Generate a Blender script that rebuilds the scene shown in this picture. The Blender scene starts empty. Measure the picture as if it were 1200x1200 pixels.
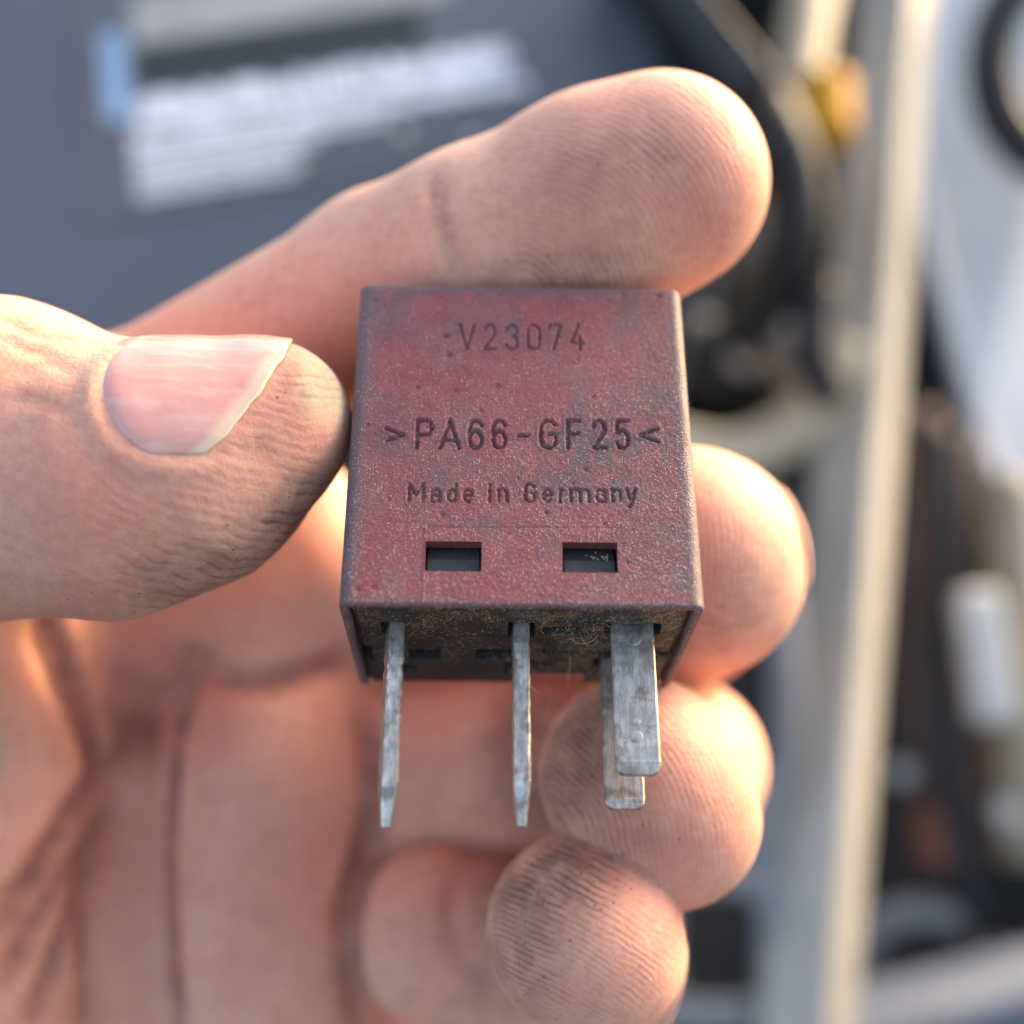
import bpy, bmesh, math, random
import numpy as np
from mathutils import Matrix, Vector

# ------------------------------------------------------------------ camera, sky, sun, exposure
scene = bpy.context.scene
COL = scene.collection
PITCH = math.radians(40)                       # the phone looks down into the engine bay
CAM_H = 1.25
FPX = 1400.0                                   # focal length in photograph pixels (1200 wide)
cam_data = bpy.data.cameras.new("camera")
cam = bpy.data.objects.new("camera", cam_data)
COL.objects.link(cam)
cam.location = (0, 0, CAM_H)
cam.rotation_euler = (math.pi / 2 - PITCH, 0, 0)
cam_data.sensor_width = 36
cam_data.lens = 36 * FPX / 1200
cam_data.clip_start = 0.005
cam_data.clip_end = 100
cam_data.dof.use_dof = True
cam_data.dof.focus_distance = 0.0785
cam_data.dof.aperture_fstop = 12.0             # a 3.5 mm phone aperture at this focal length
scene.camera = cam

SUN_CAM = Vector((0.70, 0.64, -0.34)).normalized()   # towards the sun, in the camera's axes
cam_rot = Matrix.Rotation(math.pi / 2 - PITCH, 3, 'X')
SUN = cam_rot @ SUN_CAM
SUN_EL = math.asin(SUN.z)
SUN_AZ = math.atan2(SUN.x, SUN.y)              # clockwise from +Y

world = bpy.data.worlds.new("World")
scene.world = world
world.use_nodes = True
wn = world.node_tree
bg = wn.nodes["Background"]
sky = wn.nodes.new("ShaderNodeTexSky")
sky.sky_type = 'NISHITA'
sky.sun_disc = False
sky.sun_elevation = SUN_EL
sky.sun_rotation = SUN_AZ
sky.air_density = 0.8
sky.dust_density = 5.0
sky.ozone_density = 0.3
wn.links.new(sky.outputs[0], bg.inputs[0])
bg.inputs[1].default_value = 0.15

sun_data = bpy.data.lights.new("sun", 'SUN')
sun_data.energy = 0.5                        # a weak low sun through haze
sun_data.angle = math.radians(4)
sun_data.color = (1.0, 0.66, 0.32)
sun = bpy.data.objects.new("sun", sun_data)
COL.objects.link(sun)
sun.rotation_euler = SUN.to_track_quat('Z', 'Y').to_euler()

scene.view_settings.view_transform = 'Standard'
scene.view_settings.look = 'None'
scene.view_settings.exposure = 2.1
scene.view_settings.gamma = 1.0
scene.render.engine = 'CYCLES'
scene.cycles.use_denoising = True

# ------------------------------------------------------------------ helpers
CAM_M = Matrix.Translation((0, 0, CAM_H)) @ cam_rot.to_4x4()   # metres, camera axes -> world
CAM_R = np.array(cam_rot)
random.seed(7)
RNG = np.random.default_rng(7)


def P(px, py, d):
    """A point (mm, camera axes) seen at a photograph pixel, d mm away along the view axis."""
    return np.array([(px - 600) / FPX * d, (600 - py) / FPX * d, -d])


def W(p):
    """mm in camera axes -> metres in the world."""
    p = np.asarray(p, dtype=float) * 0.001
    return p @ CAM_R.T + np.array([0, 0, CAM_H])


UP = cam_rot.transposed() @ Vector((0, 0, 1))  # world up in camera axes
UP = np.array(UP)


def link(name, verts, faces, mat, parent=None, smooth=True, matrix=None):
    me = bpy.data.meshes.new(name)
    me.from_pydata([tuple(v) for v in verts], [], faces)
    me.update()
    if smooth:
        me.polygons.foreach_set('use_smooth', [True] * len(me.polygons))
    if mat:
        me.materials.append(mat)
    o = bpy.data.objects.new(name, me)
    COL.objects.link(o)
    if parent is not None:
        o.parent = parent
    if matrix is not None:
        o.matrix_local = matrix
    return o


def tag(o, label=None, cat=None, group=None, kind=None):
    for k, v in (('label', label), ('category', cat), ('group', group), ('kind', kind)):
        if v:
            o[k] = v
    return o


def empty(name, matrix):
    o = bpy.data.objects.new(name, None)
    COL.objects.link(o)
    o.empty_display_size = 0.01
    o.matrix_world = matrix
    return o


def recalc(o):
    bm = bmesh.new()
    bm.from_mesh(o.data)
    bmesh.ops.recalc_face_normals(bm, faces=bm.faces)
    bm.to_mesh(o.data)
    bm.free()


def bevel(o, w, seg=2, angle=40):
    m = o.modifiers.new("bevel", 'BEVEL')
    m.width = w
    m.segments = seg
    m.limit_method = 'ANGLE'
    m.angle_limit = math.radians(angle)
    return o


def catmull(pts, n):
    pts = [np.asarray(p, float) for p in pts]
    pts = [2 * pts[0] - pts[1]] + pts + [2 * pts[-1] - pts[-2]]
    out = []
    for i in range(1, len(pts) - 2):
        a, b, c, d = pts[i - 1:i + 3]
        for k in range(n):
            t = k / n
            out.append(0.5 * (2 * b + (c - a) * t + (2 * a - 5 * b + 4 * c - d) * t * t + (3 * b - a - 3 * c + d) * t ** 3))
    out.append(pts[-2])
    return out


def tube(name, pts, r, mat, parent=None, n=8, sides=16, closed=False, squash=1.0):
    """Tube through points given in mm, camera axes; radius r (or list at the ends)."""
    if closed:
        pts = list(pts)
        P2 = catmull(pts + pts[:3], n)
        path = P2[n:len(pts) * n + n]
    else:
        path = catmull(pts, n)
    path = np.array(path)
    m = len(path)
    rr = np.linspace(r[0], r[1], m) if isinstance(r, (tuple, list)) else np.full(m, r)
    V, F = [], []
    ref = np.array([0.13, 0.2, 0.97])
    for i in range(m):
        a = path[(i + 1) % m] if (closed or i < m - 1) else path[i]
        b = path[i - 1] if (closed or i > 0) else path[i]
        t = a - b
        t /= np.linalg.norm(t) + 1e-9
        u = np.cross(ref, t); u /= np.linalg.norm(u)
        v = np.cross(t, u)
        for k in range(sides):
            ang = 2 * math.pi * k / sides
            V.append(path[i] + rr[i] * (u * math.cos(ang) + squash * v * math.sin(ang)))
    for i in range(m if closed else m - 1):
        j = (i + 1) % m
        for k in range(sides):
            k2 = (k + 1) % sides
            F.append((i * sides + k, i * sides + k2, j * sides + k2, j * sides + k))
    if not closed:
        F.append(tuple(range(sides))[::-1])
        F.append(tuple((m - 1) * sides + k for k in range(sides)))
    o = link(name, W(np.array(V)), F, mat, parent)
    recalc(o)
    return o


def beam(name, a, b, wx, wy, mat, parent=None, spin=0.0, bev=2.0, w2=None):
    """Rectangular bar from a to b (mm, camera axes), wx across the view, wy away from it, turned by spin."""
    a = np.asarray(a, float); b = np.asarray(b, float)
    t = (b - a) / np.linalg.norm(b - a)
    u = np.cross(np.array([0, 0, 1.0]), t); u /= np.linalg.norm(u)
    v = np.cross(t, u)
    c, s = math.cos(spin), math.sin(spin)
    u, v = u * c + v * s, v * c - u * s
    V = []
    for q, k in ((a, 1.0), (b, (w2 or 1.0))):
        for sx, sy in ((-1, -1), (1, -1), (1, 1), (-1, 1)):
            V.append(q + u * sx * wx / 2 * k + v * sy * wy / 2 * k)
    F = [(0, 1, 2, 3), (7, 6, 5, 4)] + [(i, 4 + i, 4 + (i + 1) % 4, (i + 1) % 4) for i in range(4)]
    o = link(name, W(np.array(V)), F, mat, parent, smooth=False)
    recalc(o)
    if bev:
        bevel(o, bev * 0.001, 3)
    return o


def plate(name, pts, thick, mat, parent=None, bev=3.0, direction=None):
    """Polygon (mm, camera axes) extruded by thick away from the camera (or along direction)."""
    pts = np.array(pts, float)
    n = len(pts)
    dirv = np.array([0, 0, -1.0]) if direction is None else np.asarray(direction, float)
    V = np.concatenate([pts, pts + dirv * thick])
    F = [tuple(range(n)), tuple(range(n, 2 * n))[::-1]] + [(i, n + i, n + (i + 1) % n, (i + 1) % n) for i in range(n)]
    o = link(name, W(V), F, mat, parent, smooth=False)
    recalc(o)
    if bev:
        bevel(o, bev * 0.001, 3)
    return o


# ------------------------------------------------------------------ materials
class NT:
    def __init__(self, name):
        self.m = bpy.data.materials.new(name)
        self.m.use_nodes = True
        self.t = self.m.node_tree
        self.b = self.t.nodes["Principled BSDF"]

    def n(self, kind, **kw):
        x = self.t.nodes.new("ShaderNode" + kind)
        for k, v in kw.items():
            if k.startswith('i_'):
                key = k[2:].replace('_', ' ')
                key = int(key) if key.isdigit() else key
                if isinstance(v, bpy.types.NodeSocket):
                    self.t.links.new(v, x.inputs[key])
                else:
                    x.inputs[key].default_value = v
            else:
                setattr(x, k, v)
        return x

    def set(self, key, v):
        if isinstance(v, bpy.types.NodeSocket):
            self.t.links.new(v, self.b.inputs[key])
        else:
            self.b.inputs[key].default_value = v

    def math(self, op, a, b=0.0, c=None):
        x = self.t.nodes.new("ShaderNodeMath")
        x.operation = op
        for i, v in enumerate((a, b) + ((c,) if c is not None else ())):
            if isinstance(v, bpy.types.NodeSocket):
                self.t.links.new(v, x.inputs[i])
            else:
                x.inputs[i].default_value = v
        return x.outputs[0]

    def mix(self, f, a, b):
        x = self.t.nodes.new("ShaderNodeMix")
        x.data_type = 'RGBA'
        for key, v in ((0, f), (6, a), (7, b)):
            if isinstance(v, bpy.types.NodeSocket):
                self.t.links.new(v, x.inputs[key])
            elif key == 0:
                x.inputs[0].default_value = v
            else:
                x.inputs[key].default_value = (*v, 1)
        return x.outputs[2]

    def ramp(self, f, lo, hi, a=0.0, b=1.0):
        x = self.t.nodes.new("ShaderNodeMapRange")
        x.interpolation_type = 'SMOOTHSTEP'
        self.t.links.new(f, x.inputs[0])
        for i, v in enumerate((lo, hi, a, b)):
            x.inputs[i + 1].default_value = v
        return x.outputs[0]

    def coords(self):
        return self.t.nodes.new("ShaderNodeTexCoord").outputs['Object']

    def noise(self, co, scale, detail=3.0, rough=0.55, dist=0.0):
        x = self.n('TexNoise', i_Scale=scale, i_Detail=detail, i_Roughness=rough, i_Distortion=dist)
        self.t.links.new(co, x.inputs['Vector'])
        return x.outputs['Fac']

    def vor(self, co, scale, feature='F1'):
        x = self.n('TexVoronoi', i_Scale=scale, feature=feature)
        self.t.links.new(co, x.inputs['Vector'])
        return x

    def attr(self, name):
        return self.n('Attribute', attribute_name=name).outputs['Fac']

    def bump(self, h, dist, strength=1.0, normal=None):
        x = self.n('Bump', i_Distance=dist, i_Strength=strength)
        self.t.links.new(h, x.inputs['Height'])
        if normal is not None:
            self.t.links.new(normal, x.inputs['Normal'])
        return x.outputs[0]


def simple(name, col, rough=0.5, metal=0.0, var=0.15, scale=60.0, col2=None):
    t = NT(name)
    co = t.coords()
    n1 = t.noise(co, scale, 4)
    c2 = col2 or tuple(c * (1 - var) for c in col)
    t.set('Base Color', t.mix(t.ramp(n1, 0.35, 0.65), col, c2))
    t.set('Roughness', rough)
    t.set('Metallic', metal)
    return t.m


def relay_plastic():
    t = NT("relay_red_plastic")
    co = t.coords()
    big = t.noise(co, 170, 5, 0.6)
    mid = t.noise(co, 620, 4, 0.6)
    col = t.mix(t.ramp(mid, 0.35, 0.7), (0.315, 0.066, 0.064), (0.255, 0.055, 0.056))
    # greyish handling grime in clouds
    grime = t.math('MULTIPLY', t.ramp(big, 0.48, 0.70), t.ramp(mid, 0.3, 0.62))
    col = t.mix(t.math('MULTIPLY', grime, 0.75), col, (0.105, 0.085, 0.095))
    dusty = t.ramp(t.noise(co, 330, 3), 0.42, 0.72)
    col = t.mix(t.math('MULTIPLY', dusty, 0.45), col, (0.28, 0.125, 0.12))
    # hand grime rubbed into patches, and dark pits of the moulded grain
    patch = t.math('MULTIPLY', t.attr('grime'), t.ramp(t.noise(co, 700, 6, 0.7), 0.34, 0.56))
    col = t.mix(t.math('MULTIPLY', patch, 0.95), col, (0.095, 0.070, 0.072))
    fine = t.noise(co, 6500, 3, 0.7)
    col = t.mix(t.math('MULTIPLY', t.ramp(fine, 0.50, 0.36), 0.42), col, (0.13, 0.04, 0.04))
    col = t.mix(t.math('MULTIPLY', t.ramp(fine, 0.58, 0.72), 0.30), col, (0.52, 0.27, 0.25))
    pv = t.vor(co, 2600)
    pr = t.n('SeparateColor', i_Color=pv.outputs['Color']).outputs[2]
    pit = t.math('MULTIPLY', t.ramp(pv.outputs['Distance'], 0.34, 0.14), t.math('LESS_THAN', pr, t.math('MULTIPLY_ADD', t.attr('grime'), 0.16, 0.05)))
    col = t.mix(t.math('MULTIPLY', pit, 0.65), col, (0.07, 0.03, 0.03))
    # edges rubbed grey
    col = t.mix(t.math('MULTIPLY', t.attr('edge'), 0.75), col, (0.12, 0.095, 0.095))
    # engraving and seams hold brown dirt
    col = t.mix(t.math('MULTIPLY', t.attr('groove'), 0.85), col, (0.075, 0.019, 0.018))
    # dust grains
    v = t.vor(co, 5600)
    rnd = t.n('SeparateColor', i_Color=v.outputs['Color']).outputs[0]
    dens = t.math('ADD', t.math('MULTIPLY', t.attr('dust'), 0.55), t.math('MULTIPLY', t.noise(co, 260, 4), 0.10))
    dens = t.math('MULTIPLY', dens, t.ramp(t.noise(co, 480, 4, 0.65), 0.40, 0.60, 0.25, 1.45))
    g = t.math('MULTIPLY', t.ramp(v.outputs['Distance'], 0.42, 0.25), t.math('LESS_THAN', rnd, dens))
    v2 = t.vor(co, 9500)
    rnd2 = t.n('SeparateColor', i_Color=v2.outputs['Color']).outputs[1]
    g2 = t.math('MULTIPLY', t.ramp(v2.outputs['Distance'], 0.45, 0.2), t.math('LESS_THAN', rnd2, t.math('MULTIPLY', dens, 0.9)))
    gg = t.math('MAXIMUM', g, t.math('MULTIPLY', g2, 0.6))
    col = t.mix(t.math('MULTIPLY', gg, 0.5), col, (0.56, 0.42, 0.37))
    t.set('Base Color', col)
    t.set('Roughness', t.ramp(mid, 0.2, 0.8, 0.42, 0.62))
    b1 = t.bump(fine, 0.00007, 0.9)
    b2 = t.bump(gg, 0.00005, 0.9, b1)
    t.set('Normal', b2)
    return t.m


def base_plastic():
    t = NT("relay_base_black_plastic")
    co = t.coords()
    v = t.vor(co, 5200)
    rnd = t.n('SeparateColor', i_Color=v.outputs['Color']).outputs[0]
    v2 = t.vor(co, 9000)
    rnd2 = t.n('SeparateColor', i_Color=v2.outputs['Color']).outputs[1]
    dens = t.math('MULTIPLY', t.attr('dust'), t.ramp(t.noise(co, 340, 5, 0.65), 0.40, 0.62, 0.12, 1.25))
    g = t.math('MULTIPLY', t.ramp(v.outputs['Distance'], 0.5, 0.28), t.math('LESS_THAN', rnd, t.math('MULTIPLY', dens, 0.42)))
    g2 = t.math('MULTIPLY', t.ramp(v2.outputs['Distance'], 0.5, 0.28), t.math('LESS_THAN', rnd2, t.math('MULTIPLY', dens, 0.7)))
    gg = t.math('MAXIMUM', g, g2)
    film = t.mix(t.math('MULTIPLY', dens, 0.5), (0.024, 0.020, 0.018), (0.12, 0.075, 0.040))
    t.set('Base Color', t.mix(gg, film, (0.46, 0.31, 0.175)))
    t.set('Roughness', 0.55)
    t.set('Normal', t.bump(gg, 0.00006, 0.9, t.bump(t.noise(co, 3800, 3), 0.00005, 0.7)))
    return t.m


def metal_blade():
    t = NT("tinned_blade_metal")
    co = t.coords()
    mp = t.n('Mapping')
    t.t.links.new(co, mp.inputs[0])
    mp.inputs['Scale'].default_value = (1, 1, 0.25)
    n1 = t.noise(mp.outputs[0], 2500, 4, 0.65)
    n2 = t.noise(co, 700, 4, 0.6)
    tarn = t.ramp(n2, 0.5, 0.68)
    col = t.mix(t.ramp(n1, 0.35, 0.65), (0.72, 0.65, 0.56), (0.40, 0.355, 0.30))
    col = t.mix(t.math('MULTIPLY', tarn, 0.75), col, (0.17, 0.135, 0.105))
    cop = t.ramp(t.noise(co, 420, 2), 0.63, 0.72)
    col = t.mix(t.math('MULTIPLY', cop, 0.6), col, (0.35, 0.17, 0.10))
    t.set('Base Color', col)
    t.set('Metallic', t.ramp(n2, 0.3, 0.7, 0.95, 0.55))
    t.set('Roughness', t.ramp(n1, 0.2, 0.8, 0.22, 0.50))
    t.set('Normal', t.bump(n1, 0.00005, 0.7, t.bump(t.noise(co, 900, 3), 0.00010, 0.6)))
    return t.m


def skin():
    t = NT("skin")
    co = t.coords()
    n1 = t.noise(co, 75, 4, 0.55)
    n2 = t.noise(co, 420, 4, 0.6)
    n3 = t.noise(co, 2200, 3, 0.6)
    col = t.mix(t.ramp(n1, 0.32, 0.68), (0.77, 0.425, 0.292), (0.71, 0.335, 0.230))
    col = t.mix(t.math('MULTIPLY', t.ramp(n2, 0.45, 0.75), 0.35), col, (0.58, 0.235, 0.165))
    col = t.mix(t.math('MULTIPLY', t.attr('red'), 0.6), col, (0.54, 0.165, 0.115))
    col = t.mix(t.attr('callus'), col, (0.72, 0.56, 0.36))
    n4 = t.noise(co, 1300, 4, 0.7)
    col = t.mix(t.math('MULTIPLY', t.ramp(n4, 0.52, 0.36), 0.22), col, (0.50, 0.20, 0.14))
    col = t.mix(t.math('MULTIPLY', t.ramp(n4, 0.54, 0.70), 0.22), col, (0.84, 0.56, 0.42))
    # fingerprint ridges
    wob = t.math('MULTIPLY', t.math('SUBTRACT', t.noise(co, 260, 3), 0.5), 13.0)
    ph = t.math('ADD', t.attr('ridge'), wob)
    s = t.math('SINE', ph)
    rw = t.math('MULTIPLY', t.attr('ridge_w'), t.ramp(t.noise(co, 560, 4, 0.65), 0.36, 0.62, 0.08, 1.0))
    ridge = t.math('MULTIPLY', s, rw)
    valley = t.math('MULTIPLY', t.ramp(s, -0.2, -0.9), rw)
    # grime plus painted-in shade: dark film, heavier in the valleys between ridges
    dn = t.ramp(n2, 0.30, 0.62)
    film = t.math('MULTIPLY', t.attr('dirt_shade'), t.math('MULTIPLY_ADD', dn, 0.75, 0.3))
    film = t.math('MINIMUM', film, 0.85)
    fine = t.math('MULTIPLY', valley, t.math('MULTIPLY_ADD', t.attr('dirt_shade'), 0.95, 0.06))
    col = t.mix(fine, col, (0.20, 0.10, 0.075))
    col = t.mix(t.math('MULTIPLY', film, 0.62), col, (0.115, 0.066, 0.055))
    # scattered specks of soot
    sp = t.vor(co, 2300)
    r1 = t.n('SeparateColor', i_Color=sp.outputs['Color']).outputs[0]
    spk = t.math('MULTIPLY', t.ramp(sp.outputs['Distance'], 0.36, 0.12), t.math('LESS_THAN', r1, t.math('MULTIPLY_ADD', t.attr('dirt_shade'), 0.22, 0.002)))
    col = t.mix(t.math('MULTIPLY', spk, 0.6), col, (0.10, 0.06, 0.05))
    t.set('Base Color', col)
    t.set('Roughness', t.ramp(n3, 0.3, 0.7, 0.50, 0.66))
    t.set('Subsurface Weight', 1.0)
    t.set('Subsurface Radius', (1.0, 0.36, 0.18))
    t.set('Subsurface Scale', 0.0006)
    t.b.subsurface_method = 'RANDOM_WALK'
    t.set('Specular IOR Level', 0.22)
    b1 = t.bump(ridge, 0.000025, 0.6)
    w = t.vor(co, 1500, 'DISTANCE_TO_EDGE')
    b2 = t.bump(t.ramp(w.outputs['Distance'], 0.0, 0.18), 0.00004, 0.30, b1)
    b3 = t.bump(n2, 0.0003, 0.35, b2)
    b4 = t.bump(n3, 0.00006, 0.6, b3)
    t.set('Normal', b4)
    return t.m


def nail_mat():
    t = NT("nail")
    co = t.coords()
    n1 = t.noise(co, 260, 3)
    edge = t.attr('free_edge')
    col = t.mix(t.ramp(n1, 0.35, 0.65), (0.76, 0.385, 0.315), (0.71, 0.33, 0.28))
    mp = t.n('Mapping')
    t.t.links.new(co, mp.inputs[0])
    mp.inputs['Scale'].default_value = (0.06, 1, 1)
    st = t.noise(mp.outputs[0], 1500, 3)
    col = t.mix(t.math('MULTIPLY', t.ramp(st, 0.45, 0.7), 0.25), col, (0.78, 0.58, 0.50))
    col = t.mix(t.math('MULTIPLY', edge, 0.8), col, (0.82, 0.62, 0.42))
    col = t.mix(t.math('MULTIPLY', t.attr('lunula'), 0.5), col, (0.82, 0.52, 0.46))
    sp = t.vor(co, 700)
    r1 = t.n('SeparateColor', i_Color=sp.outputs['Color']).outputs[0]
    spk = t.math('MULTIPLY', t.ramp(sp.outputs['Distance'], 0.25, 0.10), t.math('LESS_THAN', r1, 0.035))
    col = t.mix(t.math('MULTIPLY', spk, 0.0), col, (0.12, 0.07, 0.06))
    t.set('Base Color', col)
    t.set('Roughness', t.ramp(st, 0.3, 0.7, 0.16, 0.30))
    t.set('Subsurface Weight', 0.6)
    t.set('Subsurface Radius', (1.0, 0.4, 0.25))
    t.set('Subsurface Scale', 0.0009)
    t.set('Normal', t.bump(st, 0.00004, 0.5, t.bump(n1, 0.0003, 0.4)))
    return t.m


M_RELAY = relay_plastic()
M_BASE = base_plastic()
M_BLADE = metal_blade()
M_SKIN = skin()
M_NAIL = nail_mat()
M_LATCH = simple("latch_black_plastic", (0.045, 0.042, 0.040), 0.62, var=0.3, scale=900)
M_LINT = simple("lint_fibre", (0.55, 0.42, 0.30), 0.8)
M_BATT = simple("battery_dark_plastic", (0.108, 0.118, 0.142), 0.42, scale=9, col2=(0.094, 0.103, 0.125))
M_BATT_SIDE = simple("battery_grey_plastic", (0.10, 0.105, 0.11), 0.5, scale=20)
M_LABEL = simple("label_dark_film", (0.115, 0.120, 0.132), 0.38, scale=15)
M_WHITE = simple("label_white_print", (0.90, 0.90, 0.90), 0.5, var=0.05)
M_BLUE = simple("label_blue_print", (0.30, 0.46, 0.62), 0.5)
M_TAN = simple("label_grey_print", (0.42, 0.40, 0.36), 0.5)
M_DARKP = simple("label_black_print", (0.03, 0.032, 0.03), 0.4)
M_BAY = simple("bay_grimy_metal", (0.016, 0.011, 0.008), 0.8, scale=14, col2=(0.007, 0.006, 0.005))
M_PAINT = simple("pale_body_paint", (0.58, 0.60, 0.62), 0.32, scale=10, col2=(0.50, 0.51, 0.53))
M_RAIL = simple("rail_worn_paint", (0.50, 0.45, 0.36), 0.45, scale=25, col2=(0.40, 0.36, 0.29))
M_BLACK = simple("black_rubber", (0.018, 0.018, 0.020), 0.5, scale=40)
M_GREYM = simple("grey_cast_metal", (0.26, 0.255, 0.26), 0.45, scale=30, col2=(0.20, 0.195, 0.19))
M_BEIGE = simple("beige_plastic", (0.34, 0.28, 0.19), 0.6, scale=30)
M_YELLOW = simple("yellow_plastic", (0.60, 0.28, 0.0), 0.75, scale=30)
M_BROWN = simple("brown_rusty_metal", (0.16, 0.095, 0.07), 0.7, scale=40, col2=(0.10, 0.065, 0.05))
M_PALE = simple("pale_plastic", (0.66, 0.64, 0.58), 0.45, scale=30)
M_MIDGREY = simple("mid_grey_paint", (0.30, 0.31, 0.33), 0.5, scale=20)
M_CREAM = simple("cream_plastic", (0.58, 0.49, 0.33), 0.5, scale=30)
M_RED = simple("dull_red_plastic", (0.26, 0.085, 0.05), 0.5)

# ------------------------------------------------------------------ the engine bay behind
M_GROUND = simple("worn_asphalt", (0.060, 0.057, 0.053), 0.9, scale=1.5, col2=(0.045, 0.043, 0.041))
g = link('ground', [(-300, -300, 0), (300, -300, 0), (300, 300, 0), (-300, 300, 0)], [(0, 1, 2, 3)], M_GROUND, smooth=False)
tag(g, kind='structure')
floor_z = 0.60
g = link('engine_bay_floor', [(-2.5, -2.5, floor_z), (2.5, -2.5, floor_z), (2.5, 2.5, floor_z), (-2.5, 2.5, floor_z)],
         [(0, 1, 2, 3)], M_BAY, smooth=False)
tag(g, kind='structure')

wall = [(0.24, -0.6), (0.60, 1.4)]
V = [(x + dx, y, z) for x, y in wall for dx in (0, 0.06) for z in (0.58, 1.03)]
o = link('fender_shade_wall', V, [(0, 1, 5, 4), (2, 6, 7, 3), (1, 3, 7, 5), (0, 4, 6, 2), (0, 2, 3, 1), (4, 5, 7, 6)], M_BAY, smooth=False)  # unseen wall, added to keep the low sun off the bay floor
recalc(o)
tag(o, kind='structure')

for nm, x0, x1, y0, y1, z1 in (('firewall', -0.95, 0.62, 1.42, 1.48, 1.10), ('bay_front_wall', -0.95, 0.26, -0.42, -0.36, 1.00), ('bay_side_wall', -1.0, -0.94, -0.42, 1.48, 1.05)):  # unseen bay walls, added to block sky light from the gaps
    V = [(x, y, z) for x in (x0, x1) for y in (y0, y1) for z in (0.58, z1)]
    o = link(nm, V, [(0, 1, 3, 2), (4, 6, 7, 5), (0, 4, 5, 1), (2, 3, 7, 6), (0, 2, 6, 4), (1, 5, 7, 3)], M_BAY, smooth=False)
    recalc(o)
    tag(o, kind='structure')


def battery():
    # the cover slopes a little towards the viewer; u runs along the lines of print, v down the label
    c0 = P(320, 150, 285)
    nb = np.array([0, 0.42, 0.907])
    e1 = np.array([1.0, 0, 0]); fwd = np.cross(nb, e1)
    u = e1 + 0.21 * fwd; u /= np.linalg.norm(u)
    v = np.cross(u, nb)
    if v[1] > 0:
        v = -v
    fr = np.eye(4)
    fr[:3, 0] = CAM_R @ u; fr[:3, 1] = CAM_R @ (-v); fr[:3, 2] = CAM_R @ nb
    fr[:3, 3] = W(c0)
    root = empty('car_battery', Matrix(fr.tolist()))
    tag(root, 'dark blue grey car battery with white print, blurred behind the fingers', 'battery')

    def box(name, x0, x1, y0, y1, z0, z1, mat, parent, bev=0):
        V = [(x, y, z) for z in (z0, z1) for y in (y0, y1) for x in (x0, x1)]
        V = np.array(V) * 0.001
        F = [(0, 2, 3, 1), (4, 5, 7, 6), (0, 1, 5, 4), (2, 6, 7, 3), (0, 4, 6, 2), (1, 3, 7, 5)]
        o = link(name, V, F, mat, parent, smooth=False)
        if bev:
            bevel(o, bev * 0.001, 3)
        return o
    box('lid', -190, 98, -56, 110, -28, 0, M_BATT, root, 4)
    box('case', -187, 95, -53, 107, -150, -28.2, M_BATT_SIDE, root, 3)
    lab = box('label', -46, 84, -20, 78, 0.15, 0.5, M_LABEL, root)

    def rects(name, rs, mat, z):
        V, F = [], []
        for x0, x1, y0, y1 in rs:
            b = len(V)
            V += [(x0, y0, z), (x1, y0, z), (x1, y1, z), (x0, y1, z)]
            F.append((b, b + 1, b + 2, b + 3))
        return link(name, np.array(V) * 0.001, F, mat, lab, smooth=False)
    rects('blue_panel', [(-38.5, -32.5, 9, 38)], M_BLUE, 0.7)
    rects('grey_panel', [(-30, 50, 33, 50)], M_TAN, 0.7)
    rects('black_panel', [(-30, 40, 17.5, 32)], M_DARKP, 0.7)
    rows = [(-31, 60, 5, 15.5, 2.2), (-33, 62, -1, 4, 1.4), (-33, 27, -4.6, -1.8, 1.0), (-33, 10, -7.5, -5.3, 0.9),
            (-33, 5, -10.2, -8.2, 0.9), (-33, 6, -13.2, -11.2, 0.9), (-33, 4, -15.6, -14.0, 0.9)]
    rs = []
    for x0, x1, y0, y1, wd in rows:
        x = x0
        while x < x1:
            w_ = wd * random.uniform(0.7, 1.7)
            h = (y1 - y0)
            yy = y0 + h * random.choice((0, 0, 0.12))
            rs.append((x, min(x + w_, x1), yy, y1 - h * random.choice((0, 0.1, 0.2))))
            x += w_ + wd * random.choice((0.08, 0.1, 0.14, 0.4))
    o = rects('lettering', rs, M_WHITE, 0.9)
    o['kind'] = 'stuff'
    for q in ((30, -8), (46, -14)):
        bm = bmesh.new()
        bmesh.ops.create_uvsphere(bm, u_segments=16, v_segments=8, radius=0.0016,
                                  matrix=Matrix.Translation((q[0] * .001, q[1] * .001, 0.0006)))
        me = bpy.data.meshes.new('rivet'); bm.to_mesh(me); bm.free()
        me.materials.append(M_PALE)
        r = bpy.data.objects.new('rivet', me); COL.objects.link(r); r.parent = lab


battery()

# right-hand side of the bay, near to far
o = beam('support_rail', P(1056, -80, 420), P(938, 1290, 318), 20, 20, M_RAIL, spin=math.radians(40), bev=2.5)
tag(o, 'long straight pale rail, sunlit beige on one face and blue grey on the other', 'rail')
tilt = lambda px, py, d: P(px, py, d)
o = plate('fender_panel', [tilt(1062, -90, 520), tilt(1300, -90, 520), tilt(1420, 900, 400), tilt(1290, 900, 400), tilt(1207, 690, 405),
                           tilt(1135, 480, 430), tilt(1088, 300, 455), tilt(1064, 170, 480)], 10, M_PAINT, bev=4)
tag(o, 'broad pale blue grey painted panel with a slanting edge beside the rail', 'body panel')
ring = [P(1255 + 95 * math.cos(a), 75 + 118 * math.sin(a), 430) for a in np.linspace(0, 2 * math.pi, 12, endpoint=False)]
o = tube('rubber_seal', ring, 9.0, M_BLACK, closed=True, n=4)
tag(o, 'curved black rubber ring lying on the pale painted panel', 'seal')
neck = empty('filler_neck', Matrix.Translation(Vector(W(P(935, 60, 360)))))
tag(neck, 'pale beige tube with a yellow cap beside the battery', 'filler neck')


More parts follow.
